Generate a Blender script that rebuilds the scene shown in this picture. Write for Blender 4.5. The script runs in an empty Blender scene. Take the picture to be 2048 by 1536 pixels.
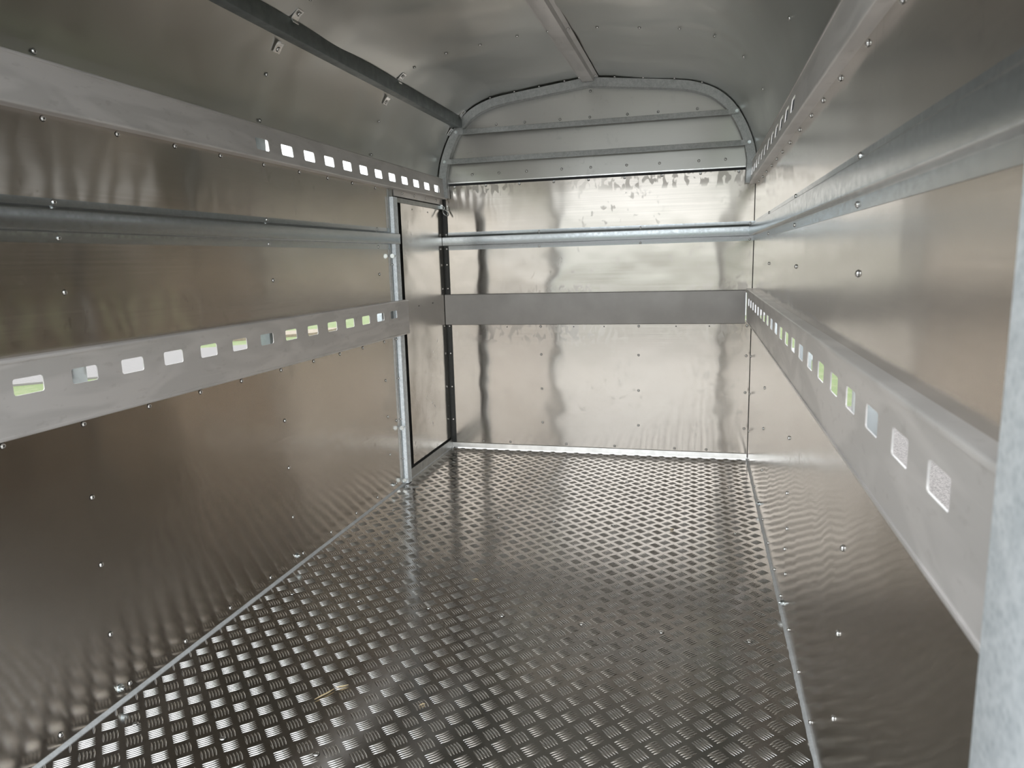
import bpy, math, random
import numpy as np
from mathutils import Vector, Matrix, Euler, noise

# ------------------------------------------------------------------ camera, world, exposure
S = bpy.context.scene
COL = S.collection
W, D, Y0 = 1.75, 4.055, 0.60          # inside width, front wall, rear opening
cam_d = bpy.data.cameras.new('camera')
cam = bpy.data.objects.new('camera', cam_d); COL.objects.link(cam)
cam.location = (1.47560485, 0.0, 1.13332780)
cam.rotation_euler = (1.39883799, 0.0273809491, 0.255561660)
cam_d.sensor_width = 36.0; cam_d.sensor_fit = 'HORIZONTAL'
cam_d.lens = 1418.23224 / 2048 * 36.0
cam_d.clip_start = 0.02; cam_d.clip_end = 400
cam_d.dof.use_dof = True; cam_d.dof.focus_distance = 3.0; cam_d.dof.aperture_fstop = 7.0
S.camera = cam
S.view_settings.view_transform = 'Standard'; S.view_settings.look = 'None'
S.view_settings.gamma = 1.0; S.view_settings.use_curve_mapping = False
S.view_settings.exposure = 0.0
S.cycles.use_denoising = True
S.cycles.max_bounces = 14; S.cycles.glossy_bounces = 12; S.cycles.diffuse_bounces = 6
S.cycles.sample_clamp_indirect = 6.0
S.cycles.blur_glossy = 0.03

w = bpy.data.worlds.new('overcast_sky'); S.world = w; w.use_nodes = True
nt = w.node_tree; nt.nodes.clear()
def wn(t): return nt.nodes.new(t)
tc = wn('ShaderNodeTexCoord'); sx = wn('ShaderNodeSeparateXYZ'); mr = wn('ShaderNodeMapRange')
mr.inputs['From Min'].default_value = 0.0; mr.inputs['From Max'].default_value = 1.0
mr.inputs['To Min'].default_value = 0.85; mr.inputs['To Max'].default_value = 1.25
ns = wn('ShaderNodeTexNoise'); ns.inputs['Scale'].default_value = 2.2; ns.inputs['Detail'].default_value = 3
mn = wn('ShaderNodeMapRange'); mn.inputs['To Min'].default_value = 0.85; mn.inputs['To Max'].default_value = 1.15
mul = wn('ShaderNodeMath'); mul.operation = 'MULTIPLY'
mul2 = wn('ShaderNodeMath'); mul2.operation = 'MULTIPLY'; mul2.inputs[1].default_value = 2.85   # sky strength
bg = wn('ShaderNodeBackground'); bg.inputs['Color'].default_value = (0.93, 0.97, 1.0, 1)
wo = wn('ShaderNodeOutputWorld')
nt.links.new(tc.outputs['Generated'], sx.inputs[0]); nt.links.new(sx.outputs['Z'], mr.inputs['Value'])
nt.links.new(tc.outputs['Generated'], ns.inputs['Vector']); nt.links.new(ns.outputs['Fac'], mn.inputs['Value'])
nt.links.new(mr.outputs[0], mul.inputs[0]); nt.links.new(mn.outputs[0], mul.inputs[1])
nt.links.new(mul.outputs[0], mul2.inputs[0]); nt.links.new(mul2.outputs[0], bg.inputs['Strength'])
nt.links.new(bg.outputs[0], wo.inputs[0])

# ------------------------------------------------------------------ materials
class NB:
    def __init__(s, name):
        s.m = bpy.data.materials.new(name); s.m.use_nodes = True
        s.t = s.m.node_tree; s.b = s.t.nodes['Principled BSDF']
        g = s.t.nodes.new('ShaderNodeNewGeometry'); s.P = g.outputs['Position']
    def n(s, t, **k):
        x = s.t.nodes.new(t)
        for a, v in k.items(): setattr(x, a, v)
        return x
    def l(s, a, b): s.t.links.new(a, b)
    def mapv(s, sc, src=None):
        m = s.n('ShaderNodeMapping'); m.inputs['Scale'].default_value = sc
        s.l(src or s.P, m.inputs['Vector']); return m.outputs[0]
    def noise(s, sc, det=2, vec=None, rough=0.5, dist=0.0):
        x = s.n('ShaderNodeTexNoise'); x.inputs['Scale'].default_value = sc
        x.inputs['Detail'].default_value = det; x.inputs['Roughness'].default_value = rough
        x.inputs['Distortion'].default_value = dist
        s.l(vec or s.P, x.inputs['Vector']); return x.outputs['Fac']
    def rng(s, v, a, b, c, d):
        x = s.n('ShaderNodeMapRange')
        for i, q in zip(('From Min', 'From Max', 'To Min', 'To Max'), (a, b, c, d)): x.inputs[i].default_value = q
        s.l(v, x.inputs['Value']); return x.outputs[0]
    def math(s, op, a, b=None):
        x = s.n('ShaderNodeMath', operation=op)
        for i, q in enumerate((a, b)):
            if q is None: continue
            if isinstance(q, (int, float)): x.inputs[i].default_value = q
            else: s.l(q, x.inputs[i])
        return x.outputs[0]
    def mix(s, f, a, b):
        x = s.n('ShaderNodeMix', data_type='RGBA')
        if isinstance(f, (int, float)): x.inputs['Factor'].default_value = f
        else: s.l(f, x.inputs['Factor'])
        for nme, q in (('A', a), ('B', b)):
            k = [i for i in x.inputs if i.name == nme and i.type == 'RGBA'][0]
            if isinstance(q, tuple): k.default_value = q + (1,) if len(q) == 3 else q
            else: s.l(q, k)
        return [o for o in x.outputs if o.type == 'RGBA'][0]
    def bump(s, h, dist, strength=1.0, prev=None):
        x = s.n('ShaderNodeBump'); x.inputs['Distance'].default_value = dist; x.inputs['Strength'].default_value = strength
        s.l(h, x.inputs['Height'])
        if prev: s.l(prev, x.inputs['Normal'])
        return x.outputs[0]
    def set(s, **k):
        for a, v in k.items():
            i = s.b.inputs[a.replace('_', ' ')]
            if isinstance(v, (int, float)): i.default_value = v
            elif isinstance(v, tuple): i.default_value = v + (1,) if len(v) == 3 else v
            else: s.l(v, i)

def sheet_mat(name, axis, base=(0.65, 0.61, 0.565), rough=0.135, aniso=1.0, wave=0.0016, smudge=0.35, grain_d=0.000004, bands=(), tangent=(0, 0, 1)):
    """rolled aluminium sheet; axis = direction the rolling grain runs in"""
    b = NB(name)
    sc = {'x': (1.5, 160, 160), 'y': (160, 1.5, 160)}[axis]
    grain = b.noise(1.0, 3, b.mapv(sc), 0.6)
    big = b.noise(2.1, 1, b.mapv((1, 1, 0.8)), 0.4)
    med = b.noise(5.5, 1, b.mapv((1, 1, 1.3)), 0.4)
    h = b.math('ADD', b.math('MULTIPLY', big, 3.0), med)
    nrm = b.bump(h, wave)
    if grain_d: nrm = b.bump(grain, grain_d, 1.0, nrm)
    # finger marks and handling smears
    sp = b.noise(26, 3, b.mapv((1.0, 1.0, 0.75)), 0.55, 0.4)
    zone = b.noise(1.7, 2)
    m = b.math('MULTIPLY', b.rng(sp, 0.60, 0.68, 0, 1), b.rng(zone, 0.47, 0.62, 0, 1))
    m = b.math('MULTIPLY', m, smudge)
    if bands:   # finger marks left where hands gripped the sheet edges
        sz = b.n('ShaderNodeSeparateXYZ'); b.l(b.P, sz.inputs[0])
        fp = b.rng(b.noise(34, 1, b.mapv((1, 1, 0.5)), 0.4, 0.6), 0.50, 0.56, 0, 1)
        along = b.rng(b.noise(1.3, 2), 0.40, 0.55, 0.1, 1)
        for zc, hw in bands:
            dz = b.math('ABSOLUTE', b.math('SUBTRACT', sz.outputs['Z'], zc))
            wv = b.math('MULTIPLY', b.math('MULTIPLY', b.rng(dz, hw * .4, hw, .9, 0), fp), along)
            m = b.math('MAXIMUM', m, wv)
    tone = b.noise(0.9, 2)
    c0 = b.mix(b.rng(tone, 0.35, 0.65, 0, 1), base, tuple(q * f for q, f in zip(base, (0.965, 0.955, 0.94))))
    if grain_d: c0 = b.mix(b.rng(grain, 0.3, 0.7, 0, 0.06), c0, tuple(q * 0.8 for q in base))
    c = b.mix(m, c0, tuple(q * 0.70 for q in base))
    r = b.math('ADD', b.math('ADD', b.rng(grain if grain_d else zone, 0.3, 0.7, rough - 0.012, rough + 0.012), 0.0), b.math('MULTIPLY', m, 0.12))
    b.set(Base_Color=c, Metallic=1.0, Roughness=r, Normal=nrm)
    if aniso:
        b.b.inputs['Anisotropic'].default_value = aniso
        cv = b.n('ShaderNodeCombineXYZ')
        for i in range(3): cv.inputs[i].default_value = tangent[i]
        b.l(cv.outputs[0], b.b.inputs['Tangent'])
    return b.m

M = {}
M['side'] = sheet_mat('rolled_aluminium_side', 'y')
M['front'] = sheet_mat('rolled_aluminium_front', 'x', bands=((.715, .085), (.965, .035), (1.545, .05)), smudge=0.6, wave=0.0022)
M['roof'] = sheet_mat('roof_sheet', 'y', base=(0.56, 0.565, 0.545), grain_d=0, rough=0.29, aniso=0.0, wave=0.005, smudge=0.0)
M['apron'] = sheet_mat('apron_sheet', 'x', base=(0.50, 0.50, 0.485), rough=0.30, aniso=0.6, wave=0.0016, smudge=0.3)
M['doorskin'] = sheet_mat('door_skin', 'y', base=(0.64, 0.61, 0.57), rough=0.18, aniso=0.9, wave=0.0022, smudge=0.8)

def simple(name, col, rough, metal=1.0, nscale=30, namp=0.12, bumpd=0.0, col2=None, det=3):
    b = NB(name)
    nz = b.noise(nscale, det, None, 0.6)
    c = b.mix(b.rng(nz, 0.35, 0.65, 0, 1), col, col2 or tuple(q * (1 - namp) for q in col))
    b.set(Base_Color=c, Metallic=metal, Roughness=b.rng(nz, 0.3, 0.7, rough - 0.04, rough + 0.05))
    if bumpd: b.set(Normal=b.bump(nz, bumpd))
    return b.m
def rail_mat():
    b = NB('mill_finish_rail')
    big = b.noise(6, 2, b.mapv((1, 0.5, 2)), 0.5, 1.0)
    sp = b.noise(40, 3, b.mapv((1, 0.6, 1.4)), 0.6)
    scr = b.noise(1.0, 2, b.mapv((90, 3, 220)), 0.5)
    m = b.math('MULTIPLY', b.rng(sp, 0.60, 0.70, 0, 1), 0.22)
    c = b.mix(b.rng(big, 0.42, 0.58, 0, 1), (0.68, 0.655, 0.64), (0.59, 0.57, 0.555))
    c = b.mix(m, c, (0.36, 0.34, 0.32))
    c = b.mix(b.rng(scr, 0.68, 0.72, 0, 0.35), c, (0.68, 0.66, 0.63))
    b.set(Base_Color=c, Metallic=0.32, Roughness=b.rng(big, 0.3, 0.7, 0.32, 0.38))
    b.set(Normal=b.bump(b.noise(3, 1), 0.002))
    return b.m
M['rail'] = rail_mat()
M['kick'] = simple('dark_film_coated_rail', (0.33, 0.318, 0.306), 0.42, 0.4, 8, 0.08)
M['galv'] = simple('galvanised_strip', (0.53, 0.565, 0.585), 0.22, 0.97, 60, 0.10, 0.00004)
def galv_dip(name, a, c2, rough=0.45, metal=0.45):
    b = NB(name)
    v = b.n('ShaderNodeTexVoronoi'); v.inputs['Scale'].default_value = 120; b.l(b.P, v.inputs['Vector'])
    nz = b.noise(55, 4, None, 0.65)
    f = b.math('ADD', b.math('MULTIPLY', b.rng(v.outputs['Distance'], 0.1, 0.6, 0, 1), 0.45), b.math('MULTIPLY', b.rng(nz, 0.38, 0.62, 0, 1), 0.55))
    b.set(Base_Color=b.mix(f, a, c2), Metallic=metal, Roughness=rough, Normal=b.bump(nz, 0.0009))
    return b.m
M['dip'] = galv_dip('hot_dip_galvanised', (0.58, 0.64, 0.68), (0.84, 0.89, 0.93), 0.5)
M['dip_dark'] = galv_dip('weathered_galvanised_tube', (0.36, 0.38, 0.385), (0.50, 0.52, 0.525), 0.5, 0.8)
M['beam'] = simple('painted_box_section', (0.26, 0.285, 0.285), 0.36, 0.8, 20, 0.18, 0.0002)  # side beam; also shades one outer upright by colour
M['rivet'] = simple('rivet_aluminium', (0.86, 0.86, 0.85), 0.20, 1.0, 80, 0.05)
M['zinc'] = simple('zinc_plated_steel', (0.74, 0.80, 0.82), 0.22, 1.0, 60, 0.1)
M['dark'] = simple('dark_gap', (0.012, 0.012, 0.012), 0.8, 0.0)
M['rubber'] = simple('black_rubber', (0.03, 0.032, 0.03), 0.45, 0.0, 40, 0.2)  # rubber strip; also stands in for shade on one outer upright
M['sealant'] = simple('grey_sealant', (0.50, 0.52, 0.53), 0.5, 0.0, 90, 0.15, 0.0006)
M['alu_trim'] = simple('bright_aluminium_trim', (0.86, 0.86, 0.85), 0.22, 1.0, 25, 0.06)
M['flash'] = simple('folded_flashing', (0.62, 0.61, 0.59), 0.33, 1.0, 25, 0.08)
M['sill'] = simple('sill_steel', (0.36, 0.37, 0.36), 0.4, 0.8, 25, 0.1)
M['straw'] = simple('straw', (0.62, 0.50, 0.30), 0.8, 0.0, 60, 0.2)

def floor_mat():
    b = NB('tread_plate')
    nz = b.noise(3.2, 3, None, 0.55)
    d = b.noise(38, 4, None, 0.6)
    g = b.noise(1.0, 2, b.mapv((120, 4, 1)), 0.5)
    c = b.mix(b.rng(nz, 0.35, 0.65, 0, 1), (0.56, 0.535, 0.51), (0.50, 0.475, 0.45))
    c = b.mix(b.math('MULTIPLY', b.rng(d, 0.58, 0.72, 0, 1), 0.45), c, (0.42, 0.37, 0.31))
    b.set(Base_Color=c, Metallic=1.0, Roughness=b.rng(nz, 0.3, 0.7, 0.13, 0.18), Normal=b.bump(g, 0.00001))
    return b.m
M['floor'] = floor_mat()
M['bar'] = simple('worn_bright_tread_bars', (0.84, 0.83, 0.81), 0.17, 1.0, 25, 0.10)

def ground_mat(name, a, c2, scale, bd, c3=None):
    b = NB(name)
    n1 = b.noise(scale, 5, None, 0.7); n2 = b.noise(scale * 0.13, 2)
    c = b.mix(b.rng(n1, 0.35, 0.65, 0, 1), a, c2)
    if c3: c = b.mix(b.rng(n2, 0.45, 0.62, 0, 0.6), c, c3)
    b.set(Base_Color=c, Roughness=0.9, Normal=b.bump(n1, bd))
    return b.m
M['grass'] = ground_mat('mown_grass', (0.12, 0.165, 0.06), (0.22, 0.27, 0.115), 60, 0.02, (0.24, 0.26, 0.14))
M['gravel'] = ground_mat('pinkish_gravel_concrete', (0.10, 0.09, 0.085), (0.29, 0.265, 0.25), 90, 0.01)
M['added_hedge'] = ground_mat('added_hedge_leaves', (0.04, 0.09, 0.02), (0.12, 0.2, 0.05), 30, 0.05)
def deck_mat():
    b = NB('weathered_ribbed_boards')
    wv = b.n('ShaderNodeTexWave', wave_type='BANDS', bands_direction='X'); wv.inputs['Scale'].default_value = 2.6
    wv.inputs['Distortion'].default_value = 0.6; wv.inputs['Detail'].default_value = 2; wv.inputs['Detail Scale'].default_value = 1.5
    mp = b.n('ShaderNodeMapping'); mp.inputs['Rotation'].default_value = (0, 0, math.radians(45)); b.l(b.P, mp.inputs['Vector'])
    b.l(mp.outputs[0], wv.inputs['Vector'])
    f = b.rng(wv.outputs['Fac'], 0.0, 0.25, 0, 1)
    b.set(Base_Color=b.mix(f, (0.03, 0.027, 0.025), (0.215, 0.20, 0.19)), Roughness=0.85)
    return b.m
M['deck'] = deck_mat()
M['tan'] = simple('tan_timber', (0.27, 0.22, 0.16), 0.8, 0.0, 12, 0.3)
M['white'] = simple('white_paint', (0.32, 0.33, 0.345), 0.6, 0.0)

# ------------------------------------------------------------------ helpers
def worldloc(o):
    v = Vector((0, 0, 0))
    while o is not None: v = v + o.location; o = o.parent
    return v
def empty(name, loc=(0, 0, 0)):
    o = bpy.data.objects.new(name, None); COL.objects.link(o); o.location = loc; o.empty_display_size = 0.05
    return o
def tag(o, label=None, cat=None, group=None, kind=None):
    if label: o['label'] = label
    if cat: o['category'] = cat
    if group: o['group'] = group
    if kind: o['kind'] = kind
    return o
def mk(name, v, f, mat, parent=None, smooth=False, origin=None, sharp=35):
    """mesh from world-space vertices, origin at `origin` or at its parent's origin"""
    me = bpy.data.meshes.new(name)
    if parent is not None: o0 = worldloc(parent)
    else: o0 = Vector(origin) if origin else Vector((0, 0, 0))
    v = np.asarray(v, dtype=float) - np.array(o0)
    me.from_pydata(v.tolist(), [], [list(map(int, q)) for q in f]); me.update()
    me.materials.append(M[mat])
    if smooth:
        me.polygons.foreach_set('use_smooth', [True] * len(me.polygons))
        try: me.set_sharp_from_angle(angle=math.radians(sharp))
        except Exception: pass
    o = bpy.data.objects.new(name, me); COL.objects.link(o)
    if parent is not None: o.parent = parent
    else: o.location = o0
    return o
class G:
    def __init__(s): s.v = []; s.f = []
    def add(s, v, f):
        k = len(s.v); s.v += [tuple(q) for q in v]; s.f += [[i + k for i in q] for q in f]; return s
    def box(s, a, b, bev=0.0):
        (x0, y0, z0), (x1, y1, z1) = a, b
        if bev <= 0:
            return s.add([(x, y, z) for z in (z0, z1) for y in (y0, y1) for x in (x0, x1)],
                  [(0, 2, 3, 1), (4, 5, 7, 6), (0, 1, 5, 4), (2, 6, 7, 3), (0, 4, 6, 2), (1, 3, 7, 5)])
        import bmesh
        bm = bmesh.new(); bmesh.ops.create_cube(bm, size=1.0)
        for q in bm.verts: q.co = Vector(((x0 + x1) / 2 + q.co.x * (x1 - x0), (y0 + y1) / 2 + q.co.y * (y1 - y0), (z0 + z1) / 2 + q.co.z * (z1 - z0)))
        bmesh.ops.bevel(bm, geom=bm.edges[:], offset=bev, segments=2, affect='EDGES', profile=0.5)
        bm.verts.index_update()
        s.add([q.co[:] for q in bm.verts], [[q.index for q in f.verts] for f in bm.faces]); bm.free(); return s
    def sweep(s, prof, path, frames, closed=False, cap=True):
        """prof: 2-D points; frames: (u,v) unit vectors per path point"""
        n = len(prof); vs = []
        for p_, (u, v_) in zip(path, frames):
            for a, b in prof: vs.append(tuple(Vector(p_) + Vector(u) * a + Vector(v_) * b))
        fs = []
        m = n if closed else n - 1
        for i in range(len(path) - 1):
            for j in range(m):
                k = (j + 1) % n; fs.append((i * n + j, i * n + k, (i + 1) * n + k, (i + 1) * n + j))
        if closed and cap: fs.append(tuple(range(n))[::-1]); fs.append(tuple((len(path) - 1) * n + i for i in range(n)))
        return s.add(vs, fs)
def thick(prof, t):
    """closed outline of an open 2-D profile offset by t (sheet of thickness t)"""
    P = [Vector((a, b)) for a, b in prof]; out = []
    for i, p_ in enumerate(P):
        d = Vector((0, 0))
        if i > 0: e = (P[i] - P[i - 1]).normalized(); d += Vector((-e.y, e.x))
        if i < len(P) - 1: e = (P[i + 1] - P[i]).normalized(); d += Vector((-e.y, e.x))
        d.normalize()
        if 0 < i < len(P) - 1:
            e = (P[i + 1] - P[i]).normalized(); c = max(0.5, d.dot(Vector((-e.y, e.x)))); d = d / c
        out.append(p_ + d * t)
    return [tuple(q) for q in P] + [tuple(q) for q in reversed(out)]
def fillet(prof, r, seg=3):
    P = [Vector(q) for q in prof]; out = [P[0]]
    for i in range(1, len(P) - 1):
        a = (P[i - 1] - P[i]); c = (P[i + 1] - P[i])
        rr = min(r, a.length * .45, c.length * .45)
        A = P[i] + a.normalized() * rr; Cc = P[i] + c.normalized() * rr
        for k in range(seg + 1):
            t = k / seg; out.append(A * (1 - t) ** 2 + P[i] * 2 * t * (1 - t) + Cc * t * t)
    out.append(P[-1]); return [tuple(q) for q in out]

def rivet_mesh(r, h, hole=0.32):
    v = []; f = []; N = 14
    rings = [(r, 0), (r * .97, h * .45), (r * .72, h * .9), (r * hole * 1.25, h), (r * hole, h * .95), (r * hole * .9, h * .35)]
    for rr, zz in rings: v += [(rr * math.cos(2 * math.pi * i / N), rr * math.sin(2 * math.pi * i / N), zz) for i in range(N)]
    for k in range(len(rings) - 1):
        for i in range(N): j = (i + 1) % N; f.append((k * N + i, k * N + j, (k + 1) * N + j, (k + 1) * N + i))
    f.append(tuple((len(rings) - 1) * N + i for i in range(N)))
    me = bpy.data.meshes.new('rivet'); me.from_pydata(v, [], f); me.materials.append(M['rivet']); me.materials.append(M['dark'])
    me.polygons.foreach_set('use_smooth', [True] * len(me.polygons))
    for p_ in me.polygons[-N - 1:]: p_.material_index = 1
    if h > .002:   # thin dark ring round the head
        import bmesh
        bm = bmesh.new(); bm.from_mesh(me)
        a = [bm.verts.new((r * .98 * math.cos(2 * math.pi * i / N), r * .98 * math.sin(2 * math.pi * i / N), .0006)) for i in range(N)]
        b_ = [bm.verts.new((r * 1.17 * math.cos(2 * math.pi * i / N), r * 1.17 * math.sin(2 * math.pi * i / N), .0004)) for i in range(N)]
        for i in range(N): fc = bm.faces.new((a[i], b_[i], b_[(i + 1) % N], a[(i + 1) % N])); fc.material_index = 1
        bm.to_mesh(me); bm.free()
    return me
RIV = rivet_mesh(0.0062, 0.0046)
RIVB = rivet_mesh(0.0075, 0.0030, 0.2)
HOLEM = rivet_mesh(0.0036, 0.0006, 0.85)
def rivet(parent, p_, nrm, me=None, name='rivet'):
    o = bpy.data.objects.new(name, me or RIV); COL.objects.link(o); o.parent = parent
    o.location = Vector(p_) - worldloc(parent)
    o.rotation_euler = Vector(nrm).to_track_quat('Z', 'Y').to_euler()
    return o
def hexbolt_mesh(r, h, shank=0.0, wash=True):
    g = G()
    def ring(rr, z, n): return [(rr * math.cos(2 * math.pi * (i + .5) / n), rr * math.sin(2 * math.pi * (i + .5) / n), z) for i in range(n)]
    def loft(rs, n):
        vs = []; fs = []
        for q in rs: vs += ring(q[0], q[1], n)
        for k in range(len(rs) - 1):
            for i in range(n): j = (i + 1) % n; fs.append((k * n + i, k * n + j, (k + 1) * n + j, (k + 1) * n + i))
        fs.append(tuple((len(rs) - 1) * n + i for i in range(n))); g.add(vs, fs)
    if wash: loft([(r * 1.35, 0), (r * 1.35, .0012), (r * 1.3, .0018)], 16)
    loft([(r, .0018), (r, h * .85), (r * .88, h)], 6)
    if shank: loft([(r * .5, h), (r * .5, h + shank * .85), (r * .4, h + shank)], 12)
    me = bpy.data.meshes.new('hex_bolt'); me.from_pydata(g.v, [], g.f); me.materials.append(M['zinc']); return me
BOLT = hexbolt_mesh(.0085, .008, .006)
def bolt(parent, p_, nrm, me=None):
    o = rivet(parent, p_, nrm, me or BOLT, 'hex_bolt'); return o

# ------------------------------------------------------------------ roof cross-section
HALF = [(0, 1.62), (.010, 1.68), (.026, 1.735), (.055, 1.805), (.092, 1.87), (.14, 1.93), (.21, 1.984), (.30, 2.022), (.40, 2.043), (.60, 2.066), (.875, 2.097)]
def catmull(P, seg):
    P = [Vector(q) for q in P]; E = [P[0] * 2 - P[1]] + P + [P[-1] * 2 - P[-2]]; out = []
    for i in range(1, len(E) - 2):
        for k in range(seg):
            t = k / seg; a, b, c, d = E[i - 1:i + 3]
            out.append(0.5 * ((2 * b) + (c - a) * t + (2 * a - 5 * b + 4 * c - d) * t * t + (3 * b - a - 3 * c + d) * t ** 3))
    out.append(P[-1]); return out
hl = catmull(HALF, 5)
ROOF = [(q.x, q.y) for q in hl] + [(W - q.x, q.y) for q in reversed(hl[:-1])]
def roof_z(x):
    xx = min(x, W - x); a = [q.x for q in hl]; b = [q.y for q in hl]; return float(np.interp(xx, a, b))
def prof_frames():
    P = [Vector(q) for q in ROOF]; fr = []
    for i in range(len(P)):
        t = (P[min(i + 1, len(P) - 1)] - P[max(i - 1, 0)]).normalized(); fr.append((t, Vector((t.y, -t.x))))   # tangent, inward normal
    return P, fr
RP, RF = prof_frames()

# ================================================================== THE SETTING
# floor: tread plate with raised five-bar pattern
def lens_template(L=.0385, wd=.0054, h=.0020, n=7):
    v = []; f = []
    xs = [L / 2 * -math.cos(math.pi * i / (n - 1)) for i in range(n)]
    rows = []
    for x in xs:
        ww = wd / 2 * (1 - (2 * x / L) ** 2) ** 0.8 if abs(x) < L / 2 - 1e-9 else 0
        hh = h * (1 - (2 * x / L) ** 4)
        rows.append([(x, -ww, 0), (x, -ww * .62, hh * .72), (x, 0, hh), (x, ww * .62, hh * .72), (x, ww, 0)])
    for i, r_ in enumerate(rows): v += r_
    for i in range(n - 1):
        for j in range(4): f.append((i * 5 + j, (i + 1) * 5 + j, (i + 1) * 5 + j + 1, i * 5 + j + 1))
    return np.array(v), np.array(f)
def build_floor():
    tv, tf = lens_template(); per = 0.0709; vs = []; centers = []
    x0, y0 = 0.046, 1.2365
    for j in range(-10, 41):
        for i in range(-1, 25):
            for k, (ox, oy, ang) in enumerate(((0, 0, math.radians(45)), (per / 2, per / 2, math.radians(-45)))):
                cx_, cy_ = x0 + i * per + ox, y0 + j * per + oy
                if not (-0.01 < cx_ < W + .01 and Y0 < cy_ < D): continue
                for b_ in range(5):
                    off = (b_ - 2) * .0076
                    px, py = cx_ - math.sin(ang) * off, cy_ + math.cos(ang) * off
                    ex, ey = abs(math.cos(ang)) * .0192, .0192 * abs(math.sin(ang))
                    if px - ex < 0.004 or px + ex > W - .004 or py + ey > D - .004: continue
                    centers.append((px, py, ang))
    c = np.array(centers); n = len(c); k = len(tv)
    ca, sa = np.cos(c[:, 2])[:, None], np.sin(c[:, 2])[:, None]
    X = c[:, 0:1] + ca * tv[None, :, 0] - sa * tv[None, :, 1]
    Y = c[:, 1:2] + sa * tv[None, :, 0] + ca * tv[None, :, 1]
    Z = np.repeat(tv[None, :, 2], n, 0)
    V = np.stack([X, Y, Z], 2).reshape(-1, 3)
    F = (tf[None] + (np.arange(n) * k)[:, None, None]).reshape(-1, 4)
    g = G().box((-.03, Y0 - .05, -.02), (W + .03, D + .03, 0.0))
    nb = len(g.v)
    V = np.vstack([np.array(g.v), V]); F = np.vstack([np.array(g.f), F + nb])
    me = bpy.data.meshes.new('floor')
    me.vertices.add(len(V)); me.vertices.foreach_set('co', V.ravel())
    me.loops.add(F.size); me.loops.foreach_set('vertex_index', F.ravel().astype(np.int32))
    me.polygons.add(len(F)); me.polygons.foreach_set('loop_start', np.arange(0, F.size, 4, dtype=np.int32))
    sm = np.ones(len(F), bool); sm[:6] = False; me.polygons.foreach_set('use_smooth', sm)
    mi = np.ones(len(F), np.int32); mi[:6] = 0; me.polygons.foreach_set('material_index', mi)
    me.materials.append(M['floor']); me.materials.append(M['bar']); me.update(calc_edges=True); me.validate()
    o = bpy.data.objects.new('floor', me); COL.objects.link(o)
    return o
floor = tag(build_floor(), 'grey aluminium five-bar tread plate floor', 'floor', kind='structure')
for y in (1.325, 2.052, 2.912, 3.52):
    for x in (.108, .365, .62, .874, 1.133, 1.38, 1.636):
        rivet(floor, (x, y, .0005), (0, 0, 1), RIVB, 'floor_screw')

T = .004
def wall_root(name, label, loc):
    return tag(empty(name, loc), label, 'wall', kind='structure')
def grid_sheet(o, u, v, nu, nv, nrm, disp, t=T):
    """rectangular sheet with gentle real undulation (disp in m) on the inner side and a flat back"""
    o, u, v, nrm = map(Vector, (o, u, v, nrm)); vs = []; fs = []
    for j in range(nv + 1):
        for i in range(nu + 1):
            a, b = i / nu, j / nv; p_ = o + u * a + v * b
            e = min(1, 12 * a, 12 * (1 - a), 8 * b, 8 * (1 - b))
            d = disp * e * (noise.noise(p_ * 2.2) + .5 * noise.noise(p_ * 5.0 + Vector((9, 3, 1))))
            vs.append(p_ + nrm * (d - disp * 0.0))
    n1 = (nu + 1)
    for j in range(nv):
        for i in range(nu): fs.append((j * n1 + i, j * n1 + i + 1, (j + 1) * n1 + i + 1, (j + 1) * n1 + i))
    k = len(vs)
    for p_ in (o, o + u, o + u + v, o + v): vs.append(p_ - nrm * t)
    fs.append((k, k + 3, k + 2, k + 1))
    fs.append(tuple(range(0, n1)) + (k + 1, k)); fs.append(tuple(nv * n1 + i for i in range(n1))[::-1] + (k + 3, k + 2))
    fs.append(tuple(j * n1 for j in range(nv + 1))[::-1] + (k, k + 3)); fs.append(tuple(j * n1 + nu for j in range(nv + 1)) + (k + 2, k + 1))
    return vs, fs

# left wall (behind the camera's left, up to the side door)
YD = 3.345
wl = wall_root('wall_left', 'aluminium sheet wall on the left of the trailer', (0, Y0, 0))
mk('lower_panel', *grid_sheet((0, Y0, 0), (0, YD - Y0, 0), (0, 0, .785), 80, 24, (1, 0, 0), .0012), 'side', wl, True)
mk('upper_panel', *grid_sheet((0, Y0, .945), (0, YD - Y0, 0), (0, 0, .560), 80, 20, (1, 0, 0), .0012), 'side', wl, True)
rows_y = [.74, .96, 1.177, 1.392, 1.612, 1.825, 2.03, 2.265, 2.495, 2.71, 2.925, 3.155]
for y in rows_y:
    rivet(wl, (0.0005, y, 1.487), (1, 0, 0)); rivet(wl, (.0005, y, .763), (1, 0, 0))
for y in (.76, .98, 1.21, 1.428, 1.647, 1.86, 2.09, 2.31, 2.53, 2.76, 2.98, 3.2): rivet(wl, (.0005, y, .035), (1, 0, 0))
for y in (1.388, 2.262, 3.146):
    for z in (1.088, .574, .393, .200): rivet(wl, (.0005, y, z), (1, 0, 0))
rivet(wl, (.0005, 3.243, .352), (1, 0, 0)); rivet(wl, (.0005, 3.306, 1.487), (1, 0, 0))
for p_ in ((0.0005, 3.159, .040), (.0005, 1.395, .041), (.0005, 2.267, .043)): bolt(wl, p_, (1, 0, 0))

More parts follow.
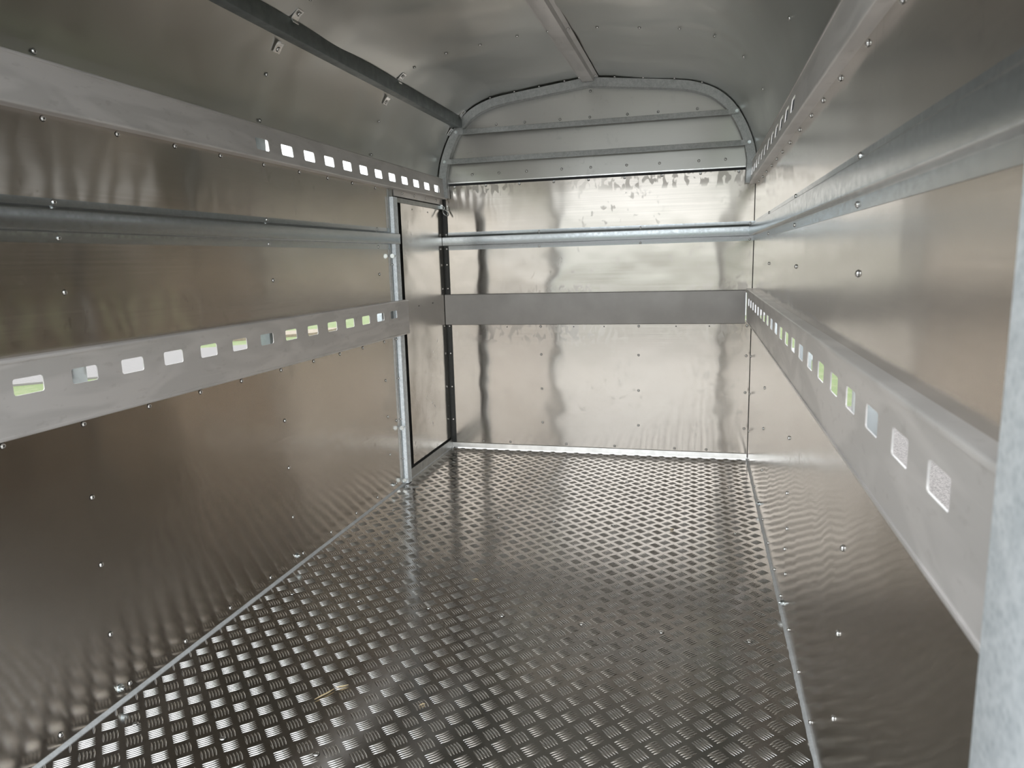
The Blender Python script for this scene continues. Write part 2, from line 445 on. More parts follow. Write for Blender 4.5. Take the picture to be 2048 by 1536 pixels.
# right wall
wr = wall_root('wall_right', 'aluminium sheet wall on the right of the trailer', (W, Y0, 0))
mk('lower_panel', *grid_sheet((W, D + .004, 0), (0, Y0 - D - .004, 0), (0, 0, .785), 90, 24, (-1, 0, 0), .0012), 'side', wr, True)
mk('upper_panel', *grid_sheet((W, D + .004, .945), (0, Y0 - D - .004, 0), (0, 0, .560), 90, 20, (-1, 0, 0), .0012), 'side', wr, True)
for y in (.76, .98, 1.20, 1.42, 1.673, 1.893, 2.083, 2.303, 2.547, 2.761, 2.957, 3.164, 3.389, 3.589, 3.803): rivet(wr, (W - .0005, y, 1.486), (-1, 0, 0))
for y in (1.40, 2.262, 3.128):
    for z in (1.094, .574, .397, .213): rivet(wr, (W - .0005, y, z), (-1, 0, 0))
for z in (.592, .386, .178): rivet(wr, (W - .0005, 3.985, z), (-1, 0, 0))
rivet(wr, (W - .0005, 2.229, .293), (-1, 0, 0)); rivet(wr, (W - .0005, 2.226, .145), (-1, 0, 0))
for y in (1.21, 1.43, 1.655, 1.87, 2.095, 2.316, 2.522, 2.765, 3.023, 3.26, 3.476, 3.713, 3.93): rivet(wr, (W - .0005, y, .028), (-1, 0, 0))
for y in (2.25, 3.2): bolt(wr, (W - .0005, y, .036), (-1, 0, 0))

# front wall: lower panel, panel above the kick rail, apron above the vent slit
wb = wall_root('wall_front', 'far end wall of aluminium sheets with handling smears', (W / 2, D, 0))
mk('lower_panel', *grid_sheet((-.003, D, .030), (W + .006, 0, 0), (0, 0, .745), 50, 24, (0, -1, 0), .0010), 'front', wb, True)
mk('middle_panel', *grid_sheet((-.003, D, .93), (W + .006, 0, 0), (0, 0, .642), 50, 20, (0, -1, 0), .0010), 'front', wb, True)
def apron():
    # follows the roof outline down to the slit
    z0 = 1.588; xs = [-.004] + [q.x for q in RP] + [W + .004]; vs = []; fs = []
    n = 12
    for x in xs:
        zt = roof_z(x) + .02
        for k in range(n + 1):
            z = z0 + (zt - z0) * k / n
            d = .0012 * (noise.noise(Vector((x * 2, 3, z * 2))) + .5 * noise.noise(Vector((x * 5, 7, z * 5)))) * min(1, 8 * k / n, 8 * (1 - k / n))
            vs.append((x, D - .006 - d, z))
    for i in range(len(xs) - 1):
        for k in range(n): a = i * (n + 1) + k; fs.append((a, a + n + 1, a + n + 2, a + 1))
    m_ = len(vs)
    for (x, y, z) in list(vs): vs.append((x, D, z))
    for i in range(len(xs) - 1):
        for k in range(n): a = m_ + i * (n + 1) + k; fs.append((a, a + 1, a + n + 2, a + n + 1))
    for i in range(len(xs) - 1):
        a = i * (n + 1); fs.append((a, m_ + a, m_ + a + n + 1, a + n + 1))
    return vs, fs
ap = mk('apron_panel', *apron(), 'apron', wb, True)
g = G(); g.box((.05, D - .0105, 1.588), (W - .05, D - .0065, 1.632)); mk('lap_strip', g.v, g.f, 'apron', wb)
g = G(); g.box((.09, D - .0095, 1.880), (W - .09, D - .0065, 1.905)); mk('lap_strip', g.v, g.f, 'apron', wb)
g = G(); g.box((.0, D + .03, 1.55), (W, D + .04, 1.61)); g.box((0, D + .001, 1.5725), (W, D + .031, 1.5735)); mk('slit_backing', g.v, g.f, 'dark', wb)
g = G(); g.box((.05, D - .013, 1.5845), (W - .05, D - .006, 1.5905)); mk('slit_lip', g.v, g.f, 'alu_trim', wb)
for x in (.348, .513, .714, .879, 1.083, 1.246, 1.448): rivet(wb, (x, D - .0095, 1.895), (0, -1, 0))
for x in (.195, .355, .518, .719, .882, 1.079, 1.255, 1.46, 1.596): rivet(wb, (x, D - .0105, 1.630), (0, -1, 0))
rivet(wb, (.883, D - .007, 2.03), (0, -1, 0))
for x in (.082, .272, .472, .671, .868, 1.067, 1.268, 1.47, 1.665): rivet(wb, (x, D - .0005, 1.565), (0, -1, 0))
for z in (.750, .585, .380, .175):
    for x in (.579, 1.146, 1.729): rivet(wb, (x, D - .0005, z), (0, -1, 0))
for x in (.206, .376, .721, 1.008, 1.351, 1.527): rivet(wb, (x, D - .0005, .046), (0, -1, 0))
for x in (.375, .775, .95, 1.352, 1.531): rivet(wb, (x, D, .7485), (0, -1, 0), HOLEM, 'screw_hole')

# roof skin with dents between the bows
def roof_sheet():
    ys = np.linspace(Y0 - .04, D + .004, 120); vs = []; fs = []; n = len(RP)
    bows = (Y0, 1.39, 2.26, 3.145, D)
    for y in ys:
        e = min(1.0, min(abs(y - b_) for b_ in bows) / .12); e = e * e * (3 - 2 * e)
        for P_, (t, nn) in zip(RP, RF):
            q = Vector((P_.x, y, P_.y))
            side = min(1, max(0, (min(P_.x, W - P_.x) - .02) / .1))
            mid = min(1.0, abs(P_.x - W / 2) / .08)
            d = (.011 * noise.noise(Vector((P_.x * 2.2, y * 1.9, 4.2))) + .006 * noise.noise(Vector((P_.x * 4.5, y * 4.0, 1.2))))
            d = d * (.15 + .85 * e) * side * (.2 + .8 * mid) - .002
            vs.append((P_.x + nn.x * d, y, P_.y + nn.y * d))
    for j in range(len(ys) - 1):
        for i in range(n - 1): a = j * n + i; fs.append((a, a + 1, a + n + 1, a + n))
    k = len(vs)
    for j, y in enumerate(ys):
        for P_, (t, nn) in zip(RP, RF): vs.append((P_.x - nn.x * .008, y, P_.y - nn.y * .008))
    for j in range(len(ys) - 1):
        for i in range(n - 1): a = k + j * n + i; fs.append((a, a + n, a + n + 1, a + 1))
    for j in range(len(ys) - 1):
        for i in (0, n - 1): a = j * n + i; fs.append((a, a + n, k + a + n, k + a))
    for i in range(n - 1):
        for j in (0, len(ys) - 1): a = j * n + i; fs.append((a, a + 1, k + a + 1, k + a))
    return vs, fs
ceiling = mk('ceiling', *roof_sheet(), 'roof', None, True)
tag(ceiling, 'dull grey arched aluminium roof skin with shallow dents', 'ceiling', kind='structure')
def roof_rivet(parent, x, y, me=None, lift=.0):
    xx = min(max(x, 0), W); i = min(range(len(RP)), key=lambda k: abs(RP[k].x - xx)); nn = RF[i][1]
    return rivet(parent, (x + nn.x * lift, y, roof_z(x) + nn.y * lift), (nn.x, 0, nn.y), me)
for x in (.043, .229, .380, .537, .703, 1.046, 1.219, 1.379, 1.516, 1.630, 1.706):
    for y in (1.39, 2.26, 3.145): roof_rivet(ceiling, x, y)
for y in (1.39, 2.26, 3.13):
    rivet(ceiling, (.003, y, 1.632), (1, 0, 0))
for x in (.33, .47, .61, .75, 1.02, 1.17, 1.33, 1.47):
    roof_rivet(ceiling, x, D - .058)

# trims: bottom flashing, sealant beads, front corner strip
g = G(); pr = fillet([(0, .034), (-.006, .033), (-.012, .004)], .004)
prc = thick(pr, .0015)
g.sweep(prc, [(.005, D, 0), (W - .005, D, 0)], [((0, 1, 0), (0, 0, 1))] * 2, closed=True)
tag(mk('trim_1', g.v, g.f, 'flash', None, True), 'bright folded aluminium strip along the foot of the far wall', 'trim', kind='structure')
def bead(name, x, y0, y1, sgn, label):
    rnd = random.Random(3 if sgn > 0 else 5); n = 240; g = G(); prof = []
    path = []; vs = []; fs = []
    for i in range(n + 1):
        y = y0 + (y1 - y0) * i / n; ww = .0085 + .0016 * noise.noise(Vector((y * 30, sgn, 0))) + rnd.uniform(-.0007, .0007); hh = .0078 + .001 * noise.noise(Vector((y * 18, 4, sgn)))
        for a, b_ in ((0, hh), (.35, hh * .86), (.7, hh * .5), (1, 0)): vs.append((x + sgn * ww * a, y, b_))
    for i in range(n):
        for j in range(3): a = i * 4 + j; fs.append((a, a + 1, a + 5, a + 4))
    tag(mk(name, vs, fs, 'sealant', None, True), label, 'trim', kind='structure')
bead('trim_2', 0.0, Y0, D, 1, 'ragged bead of grey sealant along the foot of the left wall')
bead('trim_3', W, Y0, D, -1, 'ragged bead of grey sealant along the foot of the right wall')
cs = tag(empty('trim_4', (.012, D, 0)), 'dark ribbed rubber strip up the far left corner', 'trim', kind='structure')
g = G()
for a, b_ in ((-.010, .006), (.0085, .0235)): g.box((a, D - .005, .035), (b_, D - .0005, 1.56), .0015)
g.box((-.012, D - .003, .035), (.030, D + .002, 1.43)); mk('seal_strip', g.v, g.f, 'rubber', cs)
for z in (.755, .588, .383, .178, .98, 1.12): rivet(cs, (.016, D - .005, z), (0, -1, 0))

g = G(); g.box((W - .0022, D - .0022, .002), (W, D, 1.50)); tag(mk('trim_5', g.v, g.f, 'dark', None), 'thin dark joint in the far right corner', 'joint', kind='structure')

# side door by the far left corner
dr = tag(empty('door_1', (0, 3.44, 0)), 'narrow aluminium access door in the left wall by the far corner', 'door', kind='structure')
mk('door_panel', *grid_sheet((0, 3.438, .068), (0, .604, 0), (0, 0, 1.374), 24, 40, (1, 0, 0), .0014), 'doorskin', dr, True)
g = G(); g.box((-.012, 3.33, .0), (-.008, D + .02, 1.515)); mk('door_gap', g.v, g.f, 'dark', dr)
g = G(); g.box((-.004, 3.36, 0.0), (.004, D - .001, .052), .002); g.box((-.004, 3.55, .001), (.0048, 3.552, .0525)); mk('door_sill', g.v, g.f, 'sill', dr)
g = G(); g.box((-.006, 3.36, 1.438), (.005, 4.04, 1.462), .002); mk('door_header', g.v, g.f, 'sill', dr)
for y, z in ((3.62, .906), (3.833, .908), (3.591, 1.415), (3.814, 1.413), (4.018, .674), (4.018, .476), (4.018, .268), (4.018, .85)): rivet(dr, (.0008, y, z), (1, 0, 0), HOLEM, 'screw')
g = G(); g.box((-.004, 3.36, 1.467), (.0035, 4.05, 1.505), .001); hp = mk('header_strip', g.v, g.f, 'rail', dr)
for y in (3.461, 3.626, 3.784, 3.947): rivet(dr, (.0035, y, 1.487), (1, 0, 0))

# ================================================================== THINGS
# slotted ventilation rails
def vent_rail(name, side, z0, z1, prot, tilt, ya, yb, holes, hz0, hz1, hw=.0755, mat='rail'):
    """folded sheet rail; side=+1 left wall (faces +x), -1 right wall"""
    X = lambda a: a if side > 0 else W - a
    root = empty(name, (X(0), ya, z0))
    def fx(z): return prot + tilt * (z - z0) / (z1 - z0)
    zs = (z0 + .006, z1 - .006)
    g = G(); N = 5; r = .006
    def rr(y0, y1, a, b):   # rounded outline, 4*(N+1) points
        out = []
        for cx_, cz_, s0 in ((y1 - r, b - r, 0), (y0 + r, b - r, 90), (y0 + r, a + r, 180), (y1 - r, a + r, 270)):
            for k in range(N + 1):
                t = math.radians(s0 + 90 * k / N); out.append((cx_ + r * math.cos(t), cz_ + r * math.sin(t)))
        return out
    def sq(y0, y1, a, b):
        out = []
        for cx_, cz_, q in ((y1, b, 0), (y0, b, 1), (y0, a, 2), (y1, a, 3)):
            for k in range(N + 1): out.append((cx_, cz_))
        return out
    t = .0025
    ycur = ya; hs = sorted(holes)
    def quad(y0, y1):
        for dpt, flip in ((0, False), (-t, True)):
            v = [(X(fx(z) + dpt), y, z) for y, z in ((y0, zs[0]), (y1, zs[0]), (y1, zs[1]), (y0, zs[1]))]
            g.add(v, [(0, 1, 2, 3) if (side > 0) != flip else (3, 2, 1, 0)])
    for h in hs:
        c0, c1 = h - .012, h + hw + .012
        if c0 > ycur: quad(ycur, c0)
        inner = rr(h, h + hw, hz0, hz1); outer = sq(c0, c1, *zs); n = len(inner)
        for dpt, flip in ((0, False), (-t, True)):
            v = [(X(fx(z) + dpt), y, z) for y, z in inner] + [(X(fx(z) + dpt), y, z) for y, z in outer]; f = []
            for i in range(n):
                j = (i + 1) % n
                q = (i, n + i, n + j, j) if outer[i] != outer[j] else (i, n + i, j)
                f.append(q if (side > 0) != flip else q[::-1])
            g.add(v, f)
        v = [(X(fx(z)), y, z) for y, z in inner] + [(X(fx(z) - t), y, z) for y, z in inner]
        g.add(v, [(i, (i + 1) % n, n + (i + 1) % n, n + i) if side > 0 else (n + i, n + (i + 1) % n, (i + 1) % n, i) for i in range(n)])
        ycur = c1
    quad(ycur, yb)
    mk('slotted_face', g.v, g.f, mat, root, True, sharp=30)
    # folded top and bottom returns running back to the wall
    def ret(nm, za, zb, zc):
        pts = fillet([(fx(za), za), (fx(zb), zb), (-.003, zc)], .005, 4)
        pr = thick(pts, -t if nm == 'top_fold' else t)
        gg = G(); gg.sweep([((a), b_) for a, b_ in pr], [(X(0), ya, 0), (X(0), yb, 0)], [((side, 0, 0), (0, 0, 1))] * 2, closed=True)
        mk(nm, gg.v, gg.f, mat, root, True, sharp=25)
    ret('top_fold', z1 - .006, z1, z1 - .001)
    ret('bottom_fold', z0 + .006, z0, z0)
    gg = G(); zz = z0 if z0 > 1.2 else z1
    gg.box((min(X(0), X(.0016)), ya, zz - .0018), (max(X(0), X(.0016)), yb, zz + .0008)); mk('joint_shadow', gg.v, gg.f, 'dark', root)  # dark strip paints in the gap shadow where fold meets wall
    return root
LL = vent_rail('vent_rail', 1, .781, .951, .034, 0, Y0 + .01, 3.395, [1.194 + .1523 * i for i in range(-3, 14)], .8715, .9085)
tag(LL, 'long waist-high slotted grey rail on the left wall, its near end widest in view', 'vent rail', 'slotted ventilation rails')
LU = vent_rail('vent_rail', 1, 1.500, 1.612, .034, -.010, Y0 + .01, 4.045, [2.184 + .1523 * i for i in range(12)], 1.527, 1.565)
tag(LU, 'smeared upper slotted rail under the roof on the left, white sky in its slots', 'vent rail', 'slotted ventilation rails')
RL = vent_rail('vent_rail', -1, .781, .951, .029, 0, Y0 + .01, D - .004, [.765 + .1525 * i for i in range(21)], .8715, .9085)
tag(RL, 'waist-high slotted pale rail on the right wall beside the rear post', 'vent rail', 'slotted ventilation rails')
RU = vent_rail('vent_rail', -1, 1.500, 1.612, .029, -.010, Y0 + .01, D - .006, [2.404 + .1525 * i for i in range(-1, 11)], 1.536, 1.576)
tag(RU, 'upper slotted rail under the roof on the right with dark slots', 'vent rail', 'slotted ventilation rails')
# rail ends at the far corner of the left upper rail and the end of the left lower one
kr = empty('kick_rail', (W / 2, D, .766))
pr = thick(fillet([(0.002, .766), (-.030, .766), (-.030, .9435), (0.002, .9435)], .004), .0025)
g = G(); g.sweep(pr, [(.003, D, 0), (W - .034, D, 0)], [((0, 1, 0), (0, 0, 1))] * 2, closed=True)
mk('folded_sheet', g.v, g.f, 'kick', kr, True, sharp=25)
tag(kr, 'plain dark grey rail with no slots across the far wall', 'rail')

# galvanised hat-section mid rails
def hat(root, name, pts, frames, mat='galv', pr=None):
    prof = thick(fillet(pr or [(.0005, 1.205), (.0015, 1.231), (.026, 1.232), (.026, 1.280), (.0015, 1.288), (.0005, 1.307)], .003, 3), -.0015)
    g = G(); g.sweep(prof, pts, frames, closed=True); return mk(name, g.v, g.f, mat, root, True, sharp=25)
ml = empty('mid_rail', (0, Y0 + .01, 1.205)); hat(ml, 'hat_section', [(.0, Y0 + .01, 0), (.0, 3.352, 0)], [((1, 0, 0), (0, 0, 1))] * 2)
tag(ml, 'blue-grey galvanised hat-section rail along the left wall at shoulder height', 'rail', 'galvanised mid rails')
for y in (1.390, 2.252, 3.146, 3.318):
    for z in (1.299, 1.216): rivet(ml, (.0018, y, z), (1, 0, 0))
mrr = empty('mid_rail', (W, Y0 + .01, 1.205)); hat(mrr, 'hat_section', [(W, Y0 + .01, 0), (W, D - .002, 0)], [((-1, 0, 0), (0, 0, 1))] * 2)
tag(mrr, 'galvanised hat-section rail along the right wall, blurred at its near end', 'rail', 'galvanised mid rails')
for y in (1.427, 2.320, 3.172):
    for z in (1.300, 1.216): rivet(mrr, (W - .0018, y, z), (-1, 0, 0))
mb = empty('mid_rail', (W / 2, D, 1.205)); hat(mb, 'hat_section', [(.002, D, 0), (W - .002, D, 0)], [((0, -1, 0), (0, 0, 1))] * 2)
tag(mb, 'galvanised hat-section rail across the far wall', 'rail', 'galvanised mid rails')
for x in (.018, .580, 1.154, 1.730):
    for z in (1.296, 1.213): rivet(mb, (x, D - .0018, z), (0, -1, 0))

# galvanised door jamb
dj = empty('door_jamb', (0, 3.285, 0))
g = G(); g.box((0, 3.283, .008), (.0035, 3.336, 1.495), .001); mk('flange', g.v, g.f, 'dip_dark', dj)
g = G(); pr = thick(fillet([(.002, 3.300), (.021, 3.304), (.021, 3.350), (-.008, 3.352)], .004), -.002)
g.sweep(pr, [(0, 0, .004), (0, 0, 1.458)], [((1, 0, 0), (0, 1, 0))] * 2, closed=True); mk('upright', g.v, g.f, 'dip', dj, True, sharp=25)
for z in (1.131, .561, .349, .139, .76): rivet(dj, (.0035, 3.293, z), (1, 0, 0))
JB = hexbolt_mesh(.0085, .012, .026)
for z in (1.173, .309, .030):
    bolt(dj, (.018, 3.262, z), (0, 1, 0), JB)
tag(dj, 'speckled galvanised upright with bolts beside the narrow side door', 'door jamb')

# front arch frame (bent tube following the roof), cross bars, clips
ar = empty('roof_arch', (W / 2, D - .03, 1.50))
def arch_tube(y0, y1, off0, off1, cut=1.50):
    P = [Vector((0.004, 1.50)), Vector((.002, 1.56))] + [Vector(q) for q in ROOF] + [Vector((W - .002, 1.56)), Vector((W - .004, 1.50))]
    vs = []; fs = []; n = len(P); prof = [(off0, y0), (off0 + .003, y0 - 0.0), (off1 - .003, y0), (off1, y0 + .003), (off1, y1), (off0, y1)]
    for i in range(n):
        t = (P[min(i + 1, n - 1)] - P[max(i - 1, 0)]).normalized(); nn = Vector((t.y, -t.x))
        for d, y in prof: vs.append((P[i].x + nn.x * d, y, P[i].y + nn.y * d))
    m_ = len(prof)
    for i in range(n - 1):
        for j in range(m_): k = (j + 1) % m_; fs.append((i * m_ + j, (i + 1) * m_ + j, (i + 1) * m_ + k, i * m_ + k))
    fs.append(tuple(range(m_))); fs.append(tuple((n - 1) * m_ + i for i in range(m_))[::-1]); return vs, fs
mk('arch_tube', *arch_tube(D - .045, D - .008, .003, .050), 'dip_dark', ar, True, sharp=30)
tag(ar, 'bent galvanised arch tube under the roof at the far end', 'roof arch')
# second ring at the rear opening (mostly outside the frame)
def crossbar(z, xl, xr, label):
    r_ = empty('cross_bar', ((xl + xr) / 2, D - .05, z)); yf = D - .0485
    pr = thick(fillet([(-.006, -.013), (0, -.013), (0, .012), (.012, .012)], .002, 2), .0018)
    g = G(); sl = -.002
    g.sweep([(a, b_) for a, b_ in pr], [(xl + .028, yf, z), (xr - .028, yf, z + sl)], [((0, 1, 0), (0, 0, 1))] * 2, closed=True)
    g.box((xl + .028, yf - .009, z - .0155), (xr - .028, yf - .001, z - .0125)); mk('channel', g.v, g.f, 'dip_dark', r_, True, sharp=25)
    for s, x in ((1, xl), (-1, xr)):
        g = G(); n = 10; vs = []
        out = [(x + s * .042, z + .012), (x, z + .014)]
        for k in range(n + 1):
            a = math.pi / 2 + math.pi * k / n; out.append((x + s * math.cos(a) * .014, z + math.sin(a) * .014))
        out += [(x + s * .040, z - .014)]
        for yy in (yf - .0035, yf - .001): vs += [(a, yy, b_) for a, b_ in out]
        m_ = len(out); fs = [tuple(range(m_)), tuple(range(m_, 2 * m_))[::-1]] + [(i, (i + 1) % m_, m_ + (i + 1) % m_, m_ + i) for i in range(m_)]
        e = mk('end_tab', vs, fs, 'dip_dark', r_)
        b_ = hexbolt_mesh(.0065, .006, 0); bolt(r_, (x, yf - .0035, z), (0, -1, 0), b_)
    return tag(r_, label, 'cross bar', 'bars across the front arch')
crossbar(1.862, .121, 1.645, 'upper of two thin galvanised bars across the far arch')
crossbar(1.704, .044, 1.711, 'lower of two thin galvanised bars across the far arch')

# ridge beam: hat section under the roof apex
rb = empty('ridge_beam', (.88, Y0, 2.07))
prof = thick(fillet([(-.050, 2.086), (-.037, 2.086), (-.033, 2.070), (.028, 2.070), (.034, 2.089), (.056, 2.088)], .003, 2), .002)
g = G(); g.sweep([(a + .878, b_) for a, b_ in prof], [(0, Y0 - .02, 0), (0, D - .05, 0)], [((1, 0, 0), (0, 0, 1))] * 2, closed=True)
mk('hat_section', g.v, g.f, 'rail', rb, True, sharp=25)
for y in (1.39, 2.26, 3.15, 3.96):
    rivet(rb, (.836, y, 2.0845), (0, 0, -1)); rivet(rb, (.923, y, 2.0865), (0, 0, -1))
tag(rb, 'pale hat-section beam along the middle of the roof', 'roof beam')

# side purlin with small clips
sb = empty('side_beam', (.134, Y0, 1.884))
g = G(); g.box((.113, Y0 - .02, 1.884), (.156, D - .048, 1.944), .003); mk('box_section', g.v, g.f, 'beam', sb, True, sharp=25)
tag(sb, 'dark grey square box beam along the left side of the roof', 'roof beam')
def clip(y, right, label):
    x = .168 if right else .096
    i = min(range(len(RP)), key=lambda k: abs(RP[k].x - x)); t, nn = RF[i]
    r_ = empty('beam_clip', (RP[i].x, y, RP[i].y))
    s = -1 if right else 1    # direction towards the beam along the profile
    def P_(a, d, yy): return (RP[i].x + t.x * a + nn.x * d, yy, RP[i].y + t.y * a + nn.y * d)
    g = G(); pts = fillet([(.026 * -s, .0025), (0, .0028), (.012 * s, .006), (.014 * s, .016)], .003, 3)
    pr = thick(pts, .003)
    vs = []; m_ = len(pr)
    for yy in (y - .017, y + .017): vs += [P_(a, d, yy) for a, d in pr]
    fs = [tuple(range(m_)), tuple(range(m_, 2 * m_))[::-1]] + [(k, (k + 1) % m_, m_ + (k + 1) % m_, m_ + k) for k in range(m_)]
    g.add(vs, fs); mk('bracket', g.v, g.f, 'alu_trim', r_)
    rivet(r_, P_(-.013 * s, .006, y), (nn.x, 0, nn.y), RIVB)
    tag(r_, label, 'clip', 'clips holding the side beam')
for y, nm in ((2.268, 'nearest the camera'), (3.132, 'midway along the beam'), (3.985, 'against the far arch')):
    clip(y, True, 'small bright riveted clip on the right of the dark roof beam, ' + nm)
    clip(y, False, 'small bright riveted clip on the left of the dark roof beam, ' + nm)

# tie ring on its eye bolt
tr = empty('tie_ring', (.022, 4.008, 1.432))
def torus(c, R_, r_, u, v, n=28, m_=8):
    c, u, v = Vector(c), Vector(u).normalized(), Vector(v).normalized(); wv = u.cross(v); vs = []; fs = []
    for i in range(n):
        a = 2 * math.pi * i / n; d = u * math.cos(a) + v * math.sin(a)
        for j in range(m_):
            b_ = 2 * math.pi * j / m_; vs.append(tuple(c + d * (R_ + r_ * math.cos(b_)) + wv * (r_ * math.sin(b_))))
    for i in range(n):
        for j in range(m_): k = (i + 1) % n; l_ = (j + 1) % m_; fs.append((i * m_ + j, k * m_ + j, k * m_ + l_, i * m_ + l_))
    return vs, fs
dn = Vector((.50, -.10, -.86)).normalized()
mk('ring', *torus(Vector((.026, 4.010, 1.437)) + dn * .021, .021, .0033, dn, (.35, .93, .09)), 'zinc', tr, True, sharp=180)
mk('eye', *torus((.022, 4.010, 1.447), .008, .0032, (1, 0, 0), (0, 0, 1), 18), 'zinc', tr, True, sharp=180)
g = G(); g.box((.0, 3.995, 1.440), (.016, 4.025, 1.468), .003); mk('lug', g.v, g.f, 'zinc', tr)
tag(tr, 'small steel tie ring hanging below the upper left rail in the far corner', 'tie ring')

# galvanised rear frame posts at the opening
def post(x0, x1, y0, y1, label):
    r_ = empty('rear_post', ((x0 + x1) / 2, (y0 + y1) / 2, -.05))
    g = G(); g.box((x0, y0, -.05), (x1, y1, 1.60), .004); mk('box_section', g.v, g.f, 'dip', r_, True, sharp=25)
    tag(r_, label, 'post', None)
post(1.700, 1.790, .50, .6095, 'pale blue-grey galvanised rear post close to the camera at the right edge')

post(-.045, .045, .50, .6095, 'galvanised rear post at the left side of the rear opening')
# structural uprights outside the side sheets, seen through the slots
def stanchion(x0, x1, y0, y1, mat, label, top=1.66):
    r_ = empty('outer_upright', ((x0 + x1) / 2, (y0 + y1) / 2, -.05))
    g = G(); g.box((x0, y0, -.05), (x1, y1, top), .003); mk('box_section', g.v, g.f, mat, r_, True, sharp=25)
    tag(r_, label, 'post', 'uprights outside the side walls')
stanchion(-.050, -.008, 1.36, 1.431, 'galv', 'upright outside the left wall, seen in the second near slot of the lower rail')
stanchion(-.050, -.008, 2.225, 2.300, 'beam', 'upright outside the left wall, seen in the nearest slot of the upper rail')  # darker beam colour puts its shade into a galvanised upright
stanchion(-.050, -.008, 3.165, 3.235, 'galv', 'upright outside the left wall, seen in the last but one slot of the lower rail', 1.3)
stanchion(-.050, -.014, 3.335, 3.40, 'rubber', 'unlit upright, coloured black, outside the left wall behind the door jamb', 1.45)  # black colour stands in for the shade on this post
stanchion(-.055, -.014, 4.14, 4.20, 'rubber', 'black corner upright outside the far left corner')
stanchion(W + .008, W + .050, 1.375, 1.44, 'galv', 'upright outside the right wall, seen in a near slot of the lower rail', 1.3)
stanchion(W + .008, W + .050, 2.23, 2.30, 'galv', 'upright outside the right wall, seen halfway along the lower rail slots', 1.3)
stanchion(W + .008, W + .050, 3.12, 3.19, 'galv', 'upright outside the right wall, seen near the far end of the lower rail', 1.3)
cg = empty('slot_blocker', (W + .1, D + .03, 1.40))  # plate added outside to black out the view through the upper right slots
g = G(); g.box((W + .006, D + .01, 1.40), (W + .23, D + .05, 2.02), .004); mk('blocker_plate', g.v, g.f, 'dark', cg)
tag(cg, 'added black plate outside the far right corner, darkening the upper right slots', 'blocker')
# straw and dirt on the floor
rnd = random.Random(11)
def straw(pts, rad, label):
    P_ = [Vector((x, y, .0022 + rad + .0006 * (i % 2))) for i, (x, y) in enumerate(pts)]
    vs = []; fs = []; m_ = 6
    for i, q in enumerate(P_):
        t = (P_[min(i + 1, len(P_) - 1)] - P_[max(i - 1, 0)]).normalized(); u = t.cross(Vector((0, 0, 1))).normalized(); k_ = rad * (1 if 0 < i < len(P_) - 1 else .3)
        for j in range(m_): a = 2 * math.pi * j / m_; vs.append(tuple(q + u * math.cos(a) * k_ * 1.6 + Vector((0, 0, 1)) * math.sin(a) * k_))
    for i in range(len(P_) - 1):
        for j in range(m_): l_ = (j + 1) % m_; fs.append((i * m_ + j, (i + 1) * m_ + j, (i + 1) * m_ + l_, i * m_ + l_))
    o = mk('straw', vs, fs, 'straw', None, True, origin=(pts[0][0], pts[0][1], .001)); tag(o, label, 'straw', 'bits of straw on the floor')
straw([(.508, 1.512), (.518, 1.530), (.527, 1.546), (.536, 1.566)], .0016, 'pale bent straw on the tread plate left of centre in the foreground')
straw([(.537, 1.574), (.551, 1.580), (.565, 1.592)], .0018, 'short pale straw touching the end of the longest straw')
straw([(1.372, 2.895), (1.379, 2.903), (1.388, 2.906)], .0020, 'brown straw chip on the floor beside a floor screw at mid distance')
straw([(.790, 1.548), (.797, 1.556), (.803, 1.558)], .0013, 'tiny straw chip on the foreground floor right of the long straw')
straw([(.700, 2.282), (.712, 2.288), (.722, 2.284)], .0013, 'faint tan straw on the floor near the middle, behind the screws')

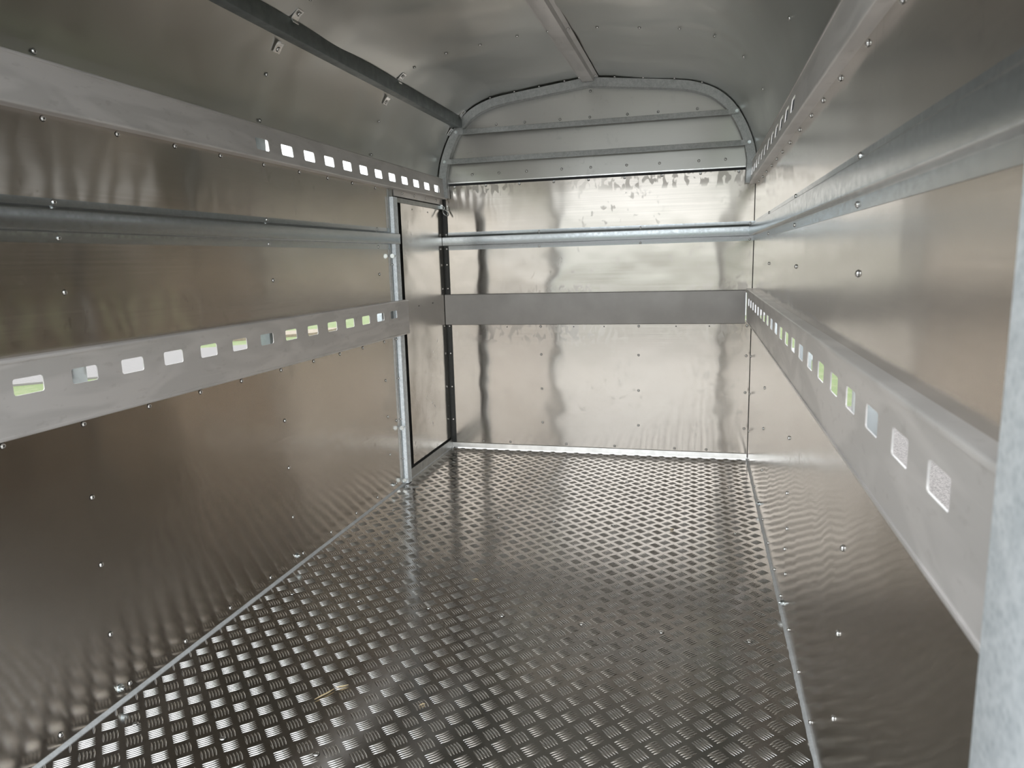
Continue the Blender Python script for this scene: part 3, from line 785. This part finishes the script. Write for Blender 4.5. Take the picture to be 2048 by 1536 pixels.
# ------------------------------------------------------------------ outside world
ZG = -.45
g = G(); g.box((-120, -120, ZG - .3), (120, 120, ZG)); tag(mk('lawn', g.v, g.f, 'grass', None), 'bright green lawn outside the trailer', 'lawn', kind='structure')
g = G(); g.box((-5.8, -40, ZG - .1), (14, 7.8, ZG + .012)); tag(mk('gravel_yard', g.v, g.f, 'gravel', None), 'pinkish speckled gravel yard outside the right wall', 'yard', kind='structure')
def strip(c0, c1, s0, s1, z):   # strips run along (1,1); c = y - x
    out = []
    for c, s in ((c0, s0), (c1, s0), (c1, s1), (c0, s1)):
        out.append((s, s + c))
    vs = [(x, y, z) for x, y in out] + [(x, y, z - .08) for x, y in out]
    return vs, [(0, 3, 2, 1)[::-1], (4, 5, 6, 7)[::-1]] + [(i, (i + 1) % 4, 4 + (i + 1) % 4, 4 + i) for i in range(4)]
tag(mk('board_path', *strip(15.95, 20.3, -16, -7.0, ZG + .03), 'deck', None), 'weathered ribbed board path seen through the left slots', 'path')
tag(mk('timber_edging', *strip(22.0, 23.4, -12, -7.2, ZG + .06), 'tan', None), 'tan timber edging beyond the board path', 'edging')
g = G(); g.box((2.2, 11.2, ZG - .05), (8, 12.6, ZG + .02)); tag(mk('concrete_path', g.v, g.f, 'white', None), 'pale path beyond the grass outside the right wall', 'path')
g = G(); g.box((.5, 19.5, ZG - .05), (9, 60, ZG + .02)); tag(mk('concrete_apron', g.v, g.f, 'white', None), 'pale hardstanding far beyond the front of the trailer', 'hardstanding')
def added_hedge(x0, x1, y, h, label):
    vs = []; fs = []; n = 60; m_ = 10
    for i in range(n + 1):
        for j in range(m_ + 1):
            a = math.pi * j / m_; x = x0 + (x1 - x0) * i / n
            q = Vector((x, y + 1.2 * math.cos(a), ZG + h * math.sin(a) ** .5)); d = .35 * noise.noise(q * .9) + .12 * noise.noise(q * 3)
            vs.append((q.x, q.y + d, max(ZG, q.z + d)))
    for i in range(n):
        for j in range(m_): a = i * (m_ + 1) + j; fs.append((a, a + m_ + 1, a + m_ + 2, a + 1))
    tag(mk('added_hedge', vs, fs, 'added_hedge', None, True, origin=((x0 + x1) / 2, y, ZG)), label, 'added_hedge', 'hedges added for reflections')
added_hedge(-30, 4, -26, 2.2, 'added low green hedge behind the open rear of the trailer')  # unseen hedge added as a dark horizon for the reflections
